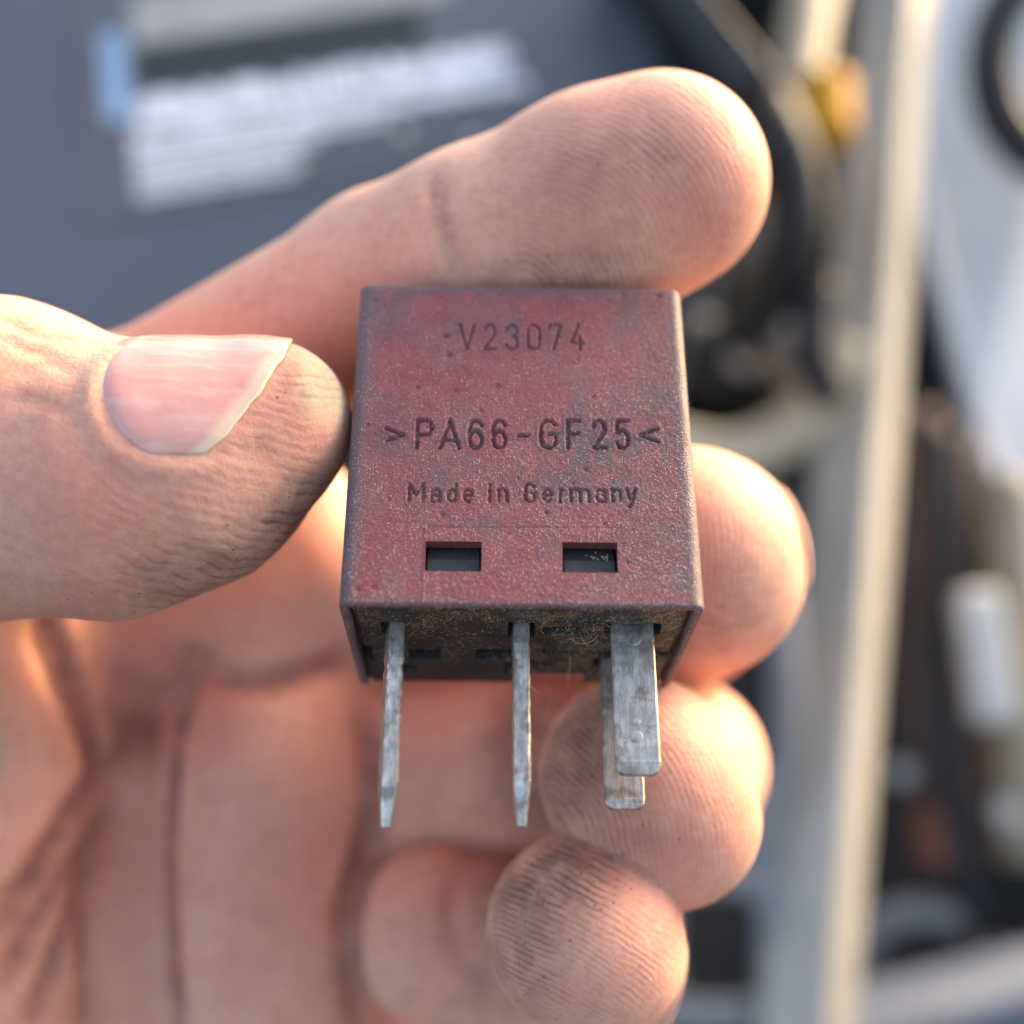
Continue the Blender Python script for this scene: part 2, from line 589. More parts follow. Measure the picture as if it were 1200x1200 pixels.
def child(o, parent):
    o.parent = parent
    o.matrix_parent_inverse = parent.matrix_world.inverted()
    return o


bpy.context.view_layer.update()
child(tube('tube', [P(965, -60, 400), P(948, 20, 375), P(932, 125, 352)], (8.5, 7.5), M_BEIGE), neck)
child(tube('cap', [P(966, 100, 349), P(968, 165, 342)], 8.2, M_YELLOW), neck)
o = tube('black_hose', [P(890, 120, 330), P(925, 190, 335), P(932, 270, 340), P(905, 340, 350), P(860, 400, 360)], 8.5, M_BLACK)
tag(o, 'thick black hose curving down behind the index fingertip', 'hose')
o = tube('grey_hose', [P(885, 240, 372), P(884, 330, 372), P(912, 395, 372), P(962, 455, 372), P(975, 500, 372)], 5.5, M_GREYM)
tag(o, 'thin grey brown hose bending down beside the black hose', 'hose')
o = tube('beige_hose', [P(985, 400, 366), P(962, 468, 366), P(910, 515, 366), P(845, 535, 366), P(770, 520, 366)], 8.0, M_CREAM)
tag(o, 'beige hose curving in towards the relay above the middle fingertip', 'hose')
o = tube('black_boot', [P(760, 430, 420), P(850, 440, 410), P(935, 490, 425)], (22, 16), M_BLACK)
tag(o, 'dark rubber boot in shadow behind the beige hose', 'boot')
o = beam('edge_cover_bar', P(722, -60, 302), P(885, 150, 278), 10, 34, M_BLACK, bev=1.5)  # added bar that covers the sunlit side of the battery
tag(o, 'black bar added along the battery edge, hiding its sunlit side', 'bar')
o = tube('brown_pipe', [P(1072, 480, 430), P(1078, 640, 425), P(1082, 800, 420), P(1105, 980, 415)], 8.5, M_BROWN)
tag(o, 'rusty brown pipe running down in the gap beside the rail', 'pipe')
o = beam('pale_clip', P(1143, 690, 380), P(1166, 850, 372), 15, 10, M_PALE, bev=4)
tag(o, 'short pale plastic clip with rounded ends in the dark gap', 'clip')
o = tube('red_connector', [P(1098, 945, 400), P(1106, 1010, 398)], 9, M_RED)
tag(o, 'dull red plastic plug low in the dark gap', 'connector')
ring = [P(1082 + 72 * math.cos(a), 1125 + 55 * math.sin(a), 395) for a in np.linspace(0, 2 * math.pi, 12, endpoint=False)]
o = tube('pulley', ring, 5.5, M_GREYM, closed=True, n=4)
tag(o, 'grey ring shaped pulley in the lower corner behind the rail', 'pulley')
o = beam('cross_member', P(960, 1225, 360), P(1300, 1140, 375), 24, 20, M_MIDGREY, spin=0.5, bev=3)
tag(o, 'pale blue grey beam crossing the bottom of the bay', 'beam')
o = tube('olive_pipe', [P(1178, 560, 405), P(1190, 780, 395), P(1205, 1010, 385)], 9, M_BEIGE)
tag(o, 'greenish beige pipe standing beside the pale clip', 'pipe')

o = tube('brown_cable', [P(1128, 520, 420), P(1118, 700, 415), P(1140, 880, 410), P(1128, 1060, 405)], 5.5, M_BROWN)
tag(o, 'thin brown cable sagging between the rusty pipe and the pale clip', 'cable')
o = tube('black_cable', [P(1100, 500, 400), P(1108, 640, 396), P(1098, 800, 392), P(1120, 960, 390), P(1150, 1100, 392)], 4.5, M_BLACK)
tag(o, 'thin black cable running down in front of the rusty pipe', 'cable')
o = tube('black_pipe', [P(960, 330, 345), P(952, 400, 345), P(975, 470, 350)], 6.0, M_BLACK)
tag(o, 'short black pipe bend close to the rail behind the grey brown hose', 'pipe')


def hex_bolt(px, py, d, rad, label):
    c = Vector(W(P(px, py, d)))
    bm = bmesh.new()
    bmesh.ops.create_cone(bm, segments=6, radius1=rad * .001, radius2=rad * .00094, depth=rad * .0011, cap_ends=True)
    bmesh.ops.create_cone(bm, segments=24, radius1=rad * .00145, radius2=rad * .0014, depth=rad * .0003, cap_ends=True, matrix=Matrix.Translation((0, 0, -rad * .0006)))
    me = bpy.data.meshes.new('bolt'); bm.to_mesh(me); bm.free()
    me.materials.append(M_PALE)
    b = bpy.data.objects.new('bolt', me); COL.objects.link(b)
    b.location = c
    b.rotation_euler = (0.5, 0.2, 0.3)
    tag(b, label, 'bolt', 'bolts in the engine bay')


hex_bolt(872, 418, 372, 3.2, 'bare bolt head in the dark behind the upper right of the relay')
hex_bolt(1188, 952, 382, 4.0, 'bare bolt head beside the greenish beige pipe, low at the edge')
hex_bolt(905, 590, 360, 2.6, 'bare bolt head between the middle fingertip and the pale rail')
hex_bolt(1062, 905, 400, 3.0, 'bare bolt head low in the gap between the rail and the dull red plug')


def rrect_loop(x0, x1, y0, y1, d, skew=0.0):
    c = []
    for cx, cy in ((x0, y0), (x1, y0), (x1, y1), (x0, y1)):
        pass
    r = 22
    seq = [(x0 + r, y0), (x1 - r, y0), (x1, y0 + r), (x1, y1 - r), (x1 - r, y1), (x0 + r, y1), (x0, y1 - r), (x0, y0 + r)]
    return [P(x + skew * (y - y0), y, d) for x, y in seq]


br = empty('bracket', Matrix.Translation(Vector(W(P(880, 1000, 330)))))
tag(br, 'grey cast metal bracket with two dark openings below the fingertips', 'bracket')
bpy.context.view_layer.update()
child(tube('lower_frame', rrect_loop(775, 905, 1030, 1188, 330), 5.0, M_GREYM, closed=True, n=5), br)
child(tube('upper_frame', rrect_loop(820, 918, 700, 925, 330, 0.0), 4.6, M_GREYM, closed=True, n=5), br)
child(tube('stem', [P(905, 900, 331), P(896, 975, 331), P(903, 1060, 331)], 5.5, M_GREYM), br)

# ------------------------------------------------------------------ the relay's frame
TH, YAW = math.radians(26.5), math.radians(1.5)
R_EZ = np.array([0, math.cos(TH), -math.sin(TH)])
_ey = np.array([-math.sin(YAW), -math.sin(TH), -math.cos(TH)])
R_EX = np.cross(_ey, R_EZ); R_EX /= np.linalg.norm(R_EX)
R_EY = np.cross(R_EZ, R_EX)
R_O = np.array([0.66, -5.85, -74.5])
RW, RD, RH = 11.5, 15.9, 24.8                 # half width, depth, height in mm

# ------------------------------------------------------------------ the hand: a smooth field, meshed as one surface
def px_r(r, d):
    return r * d / FPX


def chain(*nodes):
    """Nodes (px, py, d, r_px); gives tapered limbs in mm."""
    q = [(P(a, b, d), px_r(r, d)) for a, b, d, r in nodes]
    return [(q[i][0], q[i + 1][0], q[i][1], q[i + 1][1]) for i in range(len(q) - 1)]


def sd_limb(p, a, b, ra, rb):
    ba = (b - a).astype(np.float32)
    pa = p - a.astype(np.float32)
    h = np.clip(pa @ ba / float(ba @ ba), 0, 1)
    q = pa - h[:, None] * ba
    return np.sqrt(np.einsum('ij,ij->i', q, q)) - (ra + (rb - ra) * h)


def smin(a, b, k):
    h = np.clip(k - np.abs(a - b), 0, None) / k
    return np.minimum(a, b) - h * h * k * 0.25


FINGERS = {
    'thumb': (chain((-260, 590, 92, 205), (0, 538, 85, 180), (130, 562, 83, 155), (228, 541, 83, 136), (312, 498, 83, 100)), 2.5),
    'index': (chain((-60, 590, 122, 130), (150, 512, 108, 108), (455, 332, 98, 104), (560, 298, 95, 116), (700, 245, 94, 128), (773, 216, 93.5, 127)), 2.5),
    'middle': (chain((330, 740, 128, 110), (560, 690, 126, 105), (790, 690, 120, 112), (806, 660, 99, 129), (802, 655, 96, 124)), 2.5),
    'ring': (chain((400, 900, 124, 108), (600, 895, 120, 104), (790, 898, 115, 102), (772, 918, 100, 98), (748, 908, 91, 109), (785, 957, 91, 106)), 2.0),
    'pinky': (chain((518, 1092, 114, 105), (690, 1140, 110, 98), (694, 1120, 94, 98), (685, 1092, 88, 108), (698, 1112, 88.5, 100)), 2.0),
}
PALM = [
    (chain((330, 720, 122, 110), (315, 900, 120, 122), (320, 1270, 117, 132)), 3.0),       # pad below the finger roots
    (chain((90, 760, 121, 100), (380, 690, 120, 95)), 3.0),                                 # web side
    (chain((-60, 600, 122, 130), (330, 618, 121, 95)), 3.0),                               # web towards the index root
    (chain((160, 900, 122, 60), (130, 1290, 116, 85)), 3.0),                                # strip between the creases
    (chain((-90, 640, 106, 190), (8, 850, 115, 118), (-60, 1250, 112, 165)), 3.0),        # ball of the thumb
    (chain((300, 1000, 127, 110), (500, 1280, 126, 125)), 3.0),
    (chain((-300, 760, 112, 260), (-330, 1200, 135, 260)), 4.0),
    ([(np.array([-38.0, -10, -142]), np.array([-30.0, -55, -142]), 13.0, 14.0)], 4.0),
    ([(np.array([-75.0, -45, -130]), np.array([-190.0, -85, -132]), 24.0, 31.0)], 6.0),      # wrist and forearm
    ([(np.array([-60.0, -20, -130]), np.array([-85.0, -50, -130]), 20.0, 24.0)], 6.0),
]
BOX_C = R_O + R_EX * 0 + R_EY * (RD / 2) + R_EZ * (RH / 2)
BOX_H = np.array([RW, RD / 2, RH / 2])


def sd_box(p):
    q = (p - BOX_C.astype(np.float32))
    l = np.stack([q @ R_EX.astype(np.float32), q @ R_EY.astype(np.float32), q @ R_EZ.astype(np.float32)], 1)
    w = np.abs(l) - BOX_H.astype(np.float32)
    return np.linalg.norm(np.maximum(w, 0), axis=1) + np.minimum(w.max(axis=1), 0)


def sd_group(p, prims, k):
    d = None
    for a, b, ra, rb in prims:
        e = sd_limb(p, a, b, ra, rb)
        d = e if d is None else smin(d, e, k)
    return d


def field(p, parts=False):
    palm = None
    for prims, k in PALM:
        e = sd_group(p, prims, k)
        palm = e if palm is None else smin(palm, e, 2.2 if k < 3.5 else 6.0)
    total = palm
    fd = {}
    for nme, (prims, k) in FINGERS.items():
        e = sd_group(p, prims, k)
        fd[nme] = e
    f = None
    for nme in FINGERS:
        f = fd[nme] if f is None else smin(f, fd[nme], 0.35)
    total = smin(f, palm, 2.4)
    box = sd_box(p)
    total = np.maximum(total, -(box - 0.03))
    return (total, fd, palm) if parts else total


def trace(px, py):
    """First hit of a view ray with the hand (mm, camera axes)."""
    r = np.array([(px - 600) / FPX, (600 - py) / FPX, -1.0])
    k = np.linalg.norm(r)
    t = 66.0
    for _ in range(120):
        d = float(field((r * t)[None].astype(np.float32))[0])
        if d < 0.01 or t > 170:
            break
        t += max(d * 0.9 / k, 0.01)
    return r * t


# lines pressed into (+) or raised from (-) the skin: width mm, depth mm, photograph points
CREASES = [
    (1.25, 4.5, [(48, 722), (75, 790), (108, 860), (122, 915)]),
    (1.15, 3.4, [(118, 900), (60, 1000), (0, 1085)]),
    (1.0, 2.8, [(112, 985), (70, 1040), (0, 1150)]),
    (1.15, 3.5, [(228, 770), (205, 850), (194, 960), (196, 1080), (205, 1200)]),
    (0.9, 1.6, [(120, 900), (103, 1000), (98, 1200)]),
    (0.9, 0.8, [(232, 775), (170, 835), (122, 905)]),
    (1.0, 2.2, [(130, 935), (90, 1060), (40, 1190)]),
    (1.3, 1.3, [(228, 770), (300, 800), (420, 770)]),
    (1.2, 2.6, [(425, 840), (440, 940), (412, 1060), (420, 1200)]),
    (0.8, 0.55, [(508, 205), (516, 250), (530, 300), (540, 335)]),
    (0.8, -0.35, [(484, 215), (496, 262), (508, 330)]),
    (0.9, 0.5, [(545, 1000), (525, 1080), (560, 1150), (600, 1190)]),
    (0.55, -0.40, [(180, 403), (126, 418), (105, 468), (122, 514), (165, 544), (225, 550), (266, 543)]),
    (0.5, 0.22, [(0, 372), (40, 392), (90, 398)]),
    (0.5, 0.20, [(0, 392), (35, 410), (70, 420)]),
    (0.5, 0.18, [(20, 440), (60, 425), (85, 440)]),
    (0.45, 0.18, [(10, 470), (50, 470), (80, 490)]),
]
_tr = []
for wd, dp, pts in CREASES:
    q = catmull([np.array([*p, 0.0]) for p in pts], 5)
    _tr.append((wd, dp, np.array([trace(a[0], a[1]) for a in q])))


def creases(p):
    out = np.zeros(len(p), np.float32)
    for wd, dp, L in _tr:
        lo, hi = L.min(0) - 3.5 * wd, L.max(0) + 3.5 * wd
        m = np.all((p > lo) & (p < hi), axis=1)
        if not m.any():
            continue
        q = p[m]
        best = np.full(len(q), 1e9, np.float32)
        n = len(L)
        tpar = np.zeros(len(q), np.float32)
        for i in range(n - 1):
            a, b = L[i], L[i + 1]
            ba = b - a
            if ba @ ba < 1e-9 or np.linalg.norm(ba) > 12:
                continue
            pa = q - a
            h = np.clip(pa @ ba / (ba @ ba), 0, 1)
            d = np.linalg.norm(pa - h[:, None] * ba, axis=1)
            u = d < best
            best[u] = d[u]
            tpar[u] = (i + h[u]) / (n - 1)
        fade = np.clip(np.minimum(tpar, 1 - tpar) * 5 + 0.25, 0, 1)
        out[m] += dp * fade * np.exp(-(best / wd) ** 2)
    return out


def surface(p):
    return field(p) + creases(p)


VOX = 0.5
LO = np.array([-150.0, -100.0, -168.0])
HI = np.array([32.0, 42.0, -66.0])
N = np.ceil((HI - LO) / VOX).astype(int) + 1
CS = 5
NC = np.ceil(N / CS).astype(int) + 1
gx = [LO[i] + np.arange(NC[i]) * VOX * CS for i in range(3)]
cp = np.stack(np.meshgrid(*gx, indexing='ij'), -1).reshape(-1, 3).astype(np.float32)
cd = field(cp).reshape(NC)
near = np.abs(cd) < VOX * CS * 1.9
cell = np.zeros(NC - 1, bool)
for i in (0, 1):
    for j in (0, 1):
        for k in (0, 1):
            cell |= near[i:NC[0] - 1 + i, j:NC[1] - 1 + j, k:NC[2] - 1 + k]
up = lambda a: np.repeat(np.repeat(np.repeat(a, CS, 0), CS, 1), CS, 2)
D = up(cd[:-1, :-1, :-1]).astype(np.float32)
msk = up(cell)
idx = np.argwhere(msk)
D[msk] = surface((LO + idx * VOX).astype(np.float32))
# surface nets
S = D < 0
nx, ny, nz = D.shape
cnt = np.zeros((nx - 1, ny - 1, nz - 1), np.int8)
for i in (0, 1):
    for j in (0, 1):
        for k in (0, 1):
            cnt += S[i:nx - 1 + i, j:ny - 1 + j, k:nz - 1 + k]
act = (cnt > 0) & (cnt < 8)
vid = np.full(act.shape, -1, np.int64)
ai = np.argwhere(act)
vid[act] = np.arange(len(ai))
acc = np.zeros((len(ai), 3)); num = np.zeros(len(ai))
corner = [(i, j, k) for i in (0, 1) for j in (0, 1) for k in (0, 1)]
for a in corner:
    for ax in range(3):
        if a[ax] == 0:
            b = list(a); b[ax] = 1
            da = D[ai[:, 0] + a[0], ai[:, 1] + a[1], ai[:, 2] + a[2]]
            db = D[ai[:, 0] + b[0], ai[:, 1] + b[1], ai[:, 2] + b[2]]
            m = (da < 0) != (db < 0)
            t = da[m] / (da[m] - db[m])
            q = np.tile(np.array(a, float), (m.sum(), 1)); q[:, ax] += t
            acc[m] += q; num[m] += 1
HV = LO + (ai + acc / num[:, None]) * VOX
quads = []
for ax in range(3):
    sl0 = [slice(1, -1)] * 3; sl1 = [slice(1, -1)] * 3
    sl0[ax] = slice(0, -1); sl1[ax] = slice(1, None)
    ch = S[tuple(sl0)] != S[tuple(sl1)]
    e = np.argwhere(ch)
    off = np.array([1, 1, 1]); off[ax] = 0
    e = e + off
    flip = S[e[:, 0], e[:, 1], e[:, 2]]
    o1, o2 = [(1, 2), (2, 0), (0, 1)][ax]
    def cv(s1, s2):
        q = e.copy(); q[:, o1] -= s1; q[:, o2] -= s2
        return vid[q[:, 0], q[:, 1], q[:, 2]]
    f4 = np.stack([cv(1, 1), cv(0, 1), cv(0, 0), cv(1, 0)], 1)
    f4[~flip] = f4[~flip][:, ::-1]
    quads.append(f4)
quads = np.concatenate(quads)
quads = quads[(quads >= 0).all(1)]
# relax a little, then pull onto the exact surface
for _ in range(2):
    s = np.zeros_like(HV); c = np.zeros(len(HV))
    for a, b in ((0, 1), (1, 2), (2, 3), (3, 0)):
        np.add.at(s, quads[:, a], HV[quads[:, b]]); np.add.at(s, quads[:, b], HV[quads[:, a]])
        np.add.at(c, quads[:, a], 1); np.add.at(c, quads[:, b], 1)
    HV = HV * 0.4 + 0.6 * s / np.maximum(c, 1)[:, None]
h = 0.08
for it in range(2):
    p32 = HV.astype(np.float32)
    d0 = surface(p32)
    gr = np.stack([surface((HV + np.eye(3)[i] * h).astype(np.float32)) - d0 for i in range(3)], 1) / h
    gl = np.linalg.norm(gr, axis=1)
    inner = np.all((HV > LO + 1) & (HV < HI - 1), axis=1)
    step = np.where(inner, np.clip(d0, -0.4, 0.4) / np.maximum(gl, 0.5), 0)
    HV -= gr / np.maximum(gl, 0.3)[:, None] * step[:, None]

hand_anchor = empty('hand', Matrix.Translation(Vector(W((-40, -30, -120)))) @ Matrix.Identity(4))
bpy.data.objects.remove(hand_anchor)
hand_me = bpy.data.meshes.new('hand')
HW = W(HV)
org = W((-40, -30, -120))
hand_me.vertices.add(len(HV))
hand_me.vertices.foreach_set('co', (HW - org).astype(np.float32).ravel())
hand_me.loops.add(len(quads) * 4)
hand_me.loops.foreach_set('vertex_index', quads.ravel().astype(np.int32))
hand_me.polygons.add(len(quads))
hand_me.polygons.foreach_set('loop_start', (np.arange(len(quads)) * 4).astype(np.int32))
hand_me.polygons.foreach_set('use_smooth', np.ones(len(quads), bool))
hand_me.update(calc_edges=True)
hand_me.validate()
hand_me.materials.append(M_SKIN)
hand = bpy.data.objects.new('hand', hand_me)
COL.objects.link(hand)
hand.location = org
tag(hand, 'grimy bare left hand, palm up, pinching the dark red relay between thumb and fingertips', 'hand')

# what lies where on the skin: ridge direction, grime with painted-in shade, redness, callus
p32 = HV.astype(np.float32)
_, FD, PD = field(p32, True)
PXY = np.stack([600 + FPX * HV[:, 0] / -HV[:, 2], 600 - FPX * HV[:, 1] / -HV[:, 2]], 1)
names = list(FINGERS)
who = np.argmin(np.stack([FD[n] for n in names] + [PD], 1), 1)
ridge = np.zeros(len(HV)); rw = np.zeros(len(HV))
red = np.zeros(len(HV)); dirt_shade = np.zeros(len(HV)); callus = np.zeros(len(HV))


def sstep(x, a, b):
    t = np.clip((x - a) / (b - a), 0, 1)
    return t * t * (3 - 2 * t)


RID = {   # centre of the arcs (px), depth of that centre (mm), end of the finger (px), reach (px), pitch (mm)
    'thumb': ((370, 200), 80, (300, 620), 240, 0.70),
    'index': ((600, 360), 88, (760, 230), 210, 0.50),
    'middle': ((560, 640), 92, (850, 660), 150, 0.46),
    'ring': ((540, 1050), 82, (770, 930), 150, 0.44),
    'pinky': ((575, 1330), 82, (685, 1090), 130, 0.42),
}
for n, (c, d, e, reach, pitch) in RID.items():
    m = who == names.index(n)
    cc = P(*c, d)
    q = HV[m] - cc
    q[:, 2] *= 0.8
    ridge[m] = np.linalg.norm(q, axis=1) / pitch * 2 * math.pi
    rw[m] = 1 - sstep(np.linalg.norm(PXY[m] - np.array(e), axis=1), reach * 0.7, reach)


def blob(arr, fingers, c, r, amt, soft=1.0):
    m = np.isin(who, [names.index(f) if f != 'palm' else len(names) for f in fingers])
    dd = np.linalg.norm((PXY[m] - np.array(c)) / np.array(r), axis=1)
    arr[m] = np.maximum(arr[m], amt * (1 - sstep(dd, 0.25, 1.0)))


blob(dirt_shade, ['index'], (745, 185), (100, 60), 0.34)
blob(red, ['index'], (660, 250), (150, 80), 0.4)
blob(red, ['index'], (800, 250), (90, 80), 0.35)
blob(red, ['thumb'], (150, 600), (180, 90), 0.25)
blob(dirt_shade, ['index'], (680, 200), (60, 60), 0.25)
blob(dirt_shade, ['index'], (650, 322), (190, 50), 0.40)
blob(dirt_shade, ['thumb'], (375, 610), (120, 90), 0.85)  # thumb underside: grime, with its shade painted in
blob(dirt_shade, ['thumb'], (290, 680), (210, 70), 0.6)
blob(dirt_shade, ['thumb'], (70, 465), (70, 60), 0.30)
blob(dirt_shade, ['thumb'], (380, 450), (40, 50), 0.35)
blob(dirt_shade, ['ring'], (645, 880), (120, 150), 0.85)  # ring finger: grime, plus the relay's shadow painted into the colour
blob(dirt_shade, ['ring'], (690, 975), (130, 80), 0.45)
blob(dirt_shade, ['ring'], (840, 950), (70, 90), 0.15)
blob(dirt_shade, ['pinky'], (640, 1030), (140, 90), 0.85)  # pinky: grime and the shade under the ring finger, painted together
blob(dirt_shade, ['pinky'], (600, 1110), (100, 130), 0.6)
blob(dirt_shade, ['pinky', 'palm', 'ring'], (545, 1065), (35, 35), 0.25)
blob(dirt_shade, ['middle'], (880, 690), (60, 90), 0.28)
blob(dirt_shade, ['middle'], (825, 745), (60, 40), 0.3)
blob(dirt_shade, ['thumb'], (345, 462), (34, 60), 0.5)
blob(dirt_shade, ['thumb'], (290, 522), (60, 22), 0.45)
blob(red, ['palm'], (190, 800), (130, 130), 0.8)
blob(dirt_shade, ['palm'], (165, 830), (90, 110), 0.35)  # palm hollow: shade between the pads painted in as a dark film
blob(dirt_shade, ['palm', 'thumb'], (80, 800), (50, 120), 0.5)
blob(red, ['palm', 'thumb'], (80, 800), (90, 160), 0.5)
blob(red, ['ring', 'middle', 'pinky'], (830, 800), (60, 60), 0.4)
blob(red, ['pinky', 'ring'], (760, 1000), (120, 60), 0.6)
blob(red, ['ring'], (740, 900), (110, 130), 0.35)
blob(red, ['middle'], (810, 690), (70, 130), 0.5)
blob(callus, ['thumb'], (385, 450), (55, 75), 0.95)
blob(callus, ['thumb'], (110, 440), (30, 60), 0.35)
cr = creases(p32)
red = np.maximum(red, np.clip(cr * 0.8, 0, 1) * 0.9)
dirt_shade = np.maximum(dirt_shade, np.clip(cr * 0.75, 0, 1) * 1.0)  # crease grime, with the shade of the folds painted in
for nme, arr in (('ridge', ridge), ('ridge_w', rw), ('red', red), ('dirt_shade', dirt_shade), ('callus', callus)):
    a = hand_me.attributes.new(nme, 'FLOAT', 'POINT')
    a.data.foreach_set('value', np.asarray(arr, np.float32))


def nail(name, c, a, n, phi0, phi1, start, end, label=None, lift=0.28, keep=0.62, corner=0.35):
    """A curved nail plate on the finger. c: point on the finger's axis, a: along the finger, n: out of the nail."""
    a = np.asarray(a, float); a /= np.linalg.norm(a)
    n = np.asarray(n, float); n = n - a * (n @ a); n /= np.linalg.norm(n)
    b = np.cross(a, n)
    NU, NV = 44, 36
    V = np.zeros((NV, NU, 3)); FE = np.zeros((NV, NU)); LU = np.zeros((NV, NU))
    for j in range(NV):
        s = j / (NV - 1)
        phi = phi0 + (phi1 - phi0) * s
        rad = n * math.cos(phi) + b * math.sin(phi)
        u0, u1 = start(s), end(s)
        us = np.linspace(u0, u1, NU)
        ukeep = start(0.5) + (max(end(0.3), end(0.7)) - start(0.5)) * keep
        R = np.zeros(NU)
        for i, u in enumerate(us):
            o = c + a * min(u, ukeep)
            t = 16.0
            for _ in range(40):
                d = float(field((o + rad * t)[None].astype(np.float32))[0])
                if abs(d) < 0.01:
                    break
                t -= d * 0.9
            R[i] = t
        R = np.convolve(np.pad(R, 3, mode='edge'), np.ones(7) / 7, 'valid')
        for i, u in enumerate(us):
            k = i / (NU - 1)
            edge = min(s, 1 - s) * 2
            h = lift * (-0.9 + 1.9 * sstep(np.array(k), 0.0, 0.16)) - lift * 1.1 * (1 - sstep(np.array(edge), 0.0, 0.2))
            V[j, i] = c + a * u + rad * (R[i] + h)
            FE[j, i] = sstep(np.array(u), u1 - 1.3, u1 - 0.5)
            LU[j, i] = 1 - sstep(np.array(k), 0.0, 0.14)
    F = []
    for j in range(NV - 1):
        for i in range(NU - 1):
            F.append((j * NU + i, j * NU + i + 1, (j + 1) * NU + i + 1, (j + 1) * NU + i))
    o = link(name, W(V.reshape(-1, 3)) - org, F, M_NAIL, hand)
    for nm, arr in (('free_edge', FE), ('lunula', LU)):
        at = o.data.attributes.new(nm, 'FLOAT', 'POINT')
        at.data.foreach_set('value', arr.ravel().astype(np.float32))
    m = o.modifiers.new("thick", 'SOLIDIFY'); m.thickness = 0.00035; m.offset = 0.6
    if label:
        o['label'] = label
    return o


tc = P(118, 550, 83) * np.array([0, 1, 1]) + np.array([-26.8, 0, 0])
nail('thumbnail', tc, (1, 0.02, 0), (0, math.sin(math.radians(47)), math.cos(math.radians(47))),
     math.radians(-45), math.radians(44),
     lambda s: 0.1 + 2.9 * abs(2 * (s - 0.45)) ** 2.6,
     lambda s: np.interp(s, [0, 0.04, 0.09, 0.17, 0.35, 0.5, 0.6, 0.8, 0.92, 1.0], [9.6, 10.9, 11.7, 12.1, 11.9, 11.3, 10.8, 9.5, 8.5, 7.3]) + 0.05 * math.sin(23 * s) + 0.04 * math.sin(51 * s + 1), lift=0.17, keep=0.96)
nail('fingernail', P(812, 660, 104), (0.02, 0.05, 1), (1.0, 0.28, 0), math.radians(-32), math.radians(32),
     lambda s: 1.0 * abs(2 * (s - 0.5)) ** 2, lambda s: 9.2 - 1.6 * abs(2 * (s - 0.5)) ** 2, keep=0.97, lift=0.22)
nail('fingernail', P(770, 932, 101), (0.0, 0.0, 1), (1.0, 0.10, 0), math.radians(-32), math.radians(32),
     lambda s: 1.0 * abs(2 * (s - 0.5)) ** 2, lambda s: 9.0 - 1.6 * abs(2 * (s - 0.5)) ** 2, keep=0.97, lift=0.22)
nail('fingernail', P(694, 1112, 97), (0.0, 0.0, 1), (1.0, -0.1, 0), math.radians(-32), math.radians(32),
     lambda s: 1.0 * abs(2 * (s - 0.5)) ** 2, lambda s: 7.6 - 1.5 * abs(2 * (s - 0.5)) ** 2, keep=0.97, lift=0.22)

# ------------------------------------------------------------------ the relay
fr = np.eye(4)
fr[:3, 0] = CAM_R @ R_EX; fr[:3, 1] = CAM_R @ R_EY; fr[:3, 2] = CAM_R @ R_EZ
fr[:3, 3] = W(R_O)
relay = empty('relay', Matrix(fr.tolist()))
tag(relay, 'dusty dark red relay with engraved lettering and four bare metal blades, held between the fingers', 'relay')


def arc(cx, cy, rx, ry, a0, a1, n=12):
    return [(cx + rx * math.cos(math.radians(a)), cy + ry * math.sin(math.radians(a))) for a in np.linspace(a0, a1, n)]


GL = {
    'V': [[(0, 1), (.5, 0), (1, 1)]],
    '2': [arc(.5, .72, .48, .28, 170, -25) + [(0, 0), (1, 0)]],
    '3': [arc(.5, .76, .46, .24, 165, -90), arc(.5, .26, .5, .26, 90, -165)],
    '0': [arc(.5, .7, .5, .3, 0, 180) + arc(.5, .3, .5, .3, 180, 360) + [(1, .7)]],
    '7': [[(0, .86), (0, 1), (1, 1), (.82, .7), (.36, 0)]],
    '4': [[(.66, 1), (0, .24), (1, .24)], [(.74, .5), (.74, 0)]],
    'P': [[(0, 0), (0, 1), (.55, 1)] + arc(.55, .74, .45, .26, 90, -90) + [(0, .48)]],
    'A': [[(0, 0), (.5, 1), (1, 0)], [(.2, .28), (.8, .28)]],
    '6': [arc(.5, .72, .5, .28, 22, 180) + [(0, .3)], arc(.5, .3, .5, .3, 0, 360, 20)],
    '-': [[(0, .45), (1, .45)]],
    'G': [arc(.5, .7, .5, .3, 25, 180) + arc(.5, .3, .5, .3, 180, 360) + [(1, .5), (.55, .5)]],
    'F': [[(0, 0), (0, 1), (1, 1)], [(0, .53), (.85, .53)]],
    '5': [[(.95, 1), (.1, 1), (.04, .56)] + arc(.5, .33, .5, .33, 135, -155)],
    '<': [[(1, .70), (0, .47), (1, .24)]],
    '>': [[(0, .70), (1, .47), (0, .24)]],
    'M': [[(0, 0), (0, 1), (.5, .38), (1, 1), (1, 0)]],
    'a': [arc(.5, .47, .44, .21, 155, 0) + [(.94, 0)], arc(.45, .2, .45, .2, 0, 360, 16)],
    'd': [arc(.5, .34, .5, .34, 0, 360, 16), [(1, 0), (1, 1)]],
    'e': [[(0, .36), (1, .36)] + arc(.5, .35, .5, .34, 4, 315)],
    'i': [[(.5, 0), (.5, .68)], [(.5, .93), (.5, .98)]],
    'n': [[(0, 0), (0, .69)], arc(.5, .42, .5, .27, 180, 0) + [(1, 0)]],
    'r': [[(0, 0), (0, .69)], arc(.6, .40, .6, .28, 180, 60)],
    'm': [[(0, 0), (0, .69)], arc(.25, .45, .25, .24, 180, 0, 8) + [(.5, 0)], arc(.75, .45, .25, .24, 180, 0, 8) + [(1, 0)]],
    'y': [[(0, .69), (.52, 0)], [(1, .69), (.42, -.26), (.2, -.30)]],
}
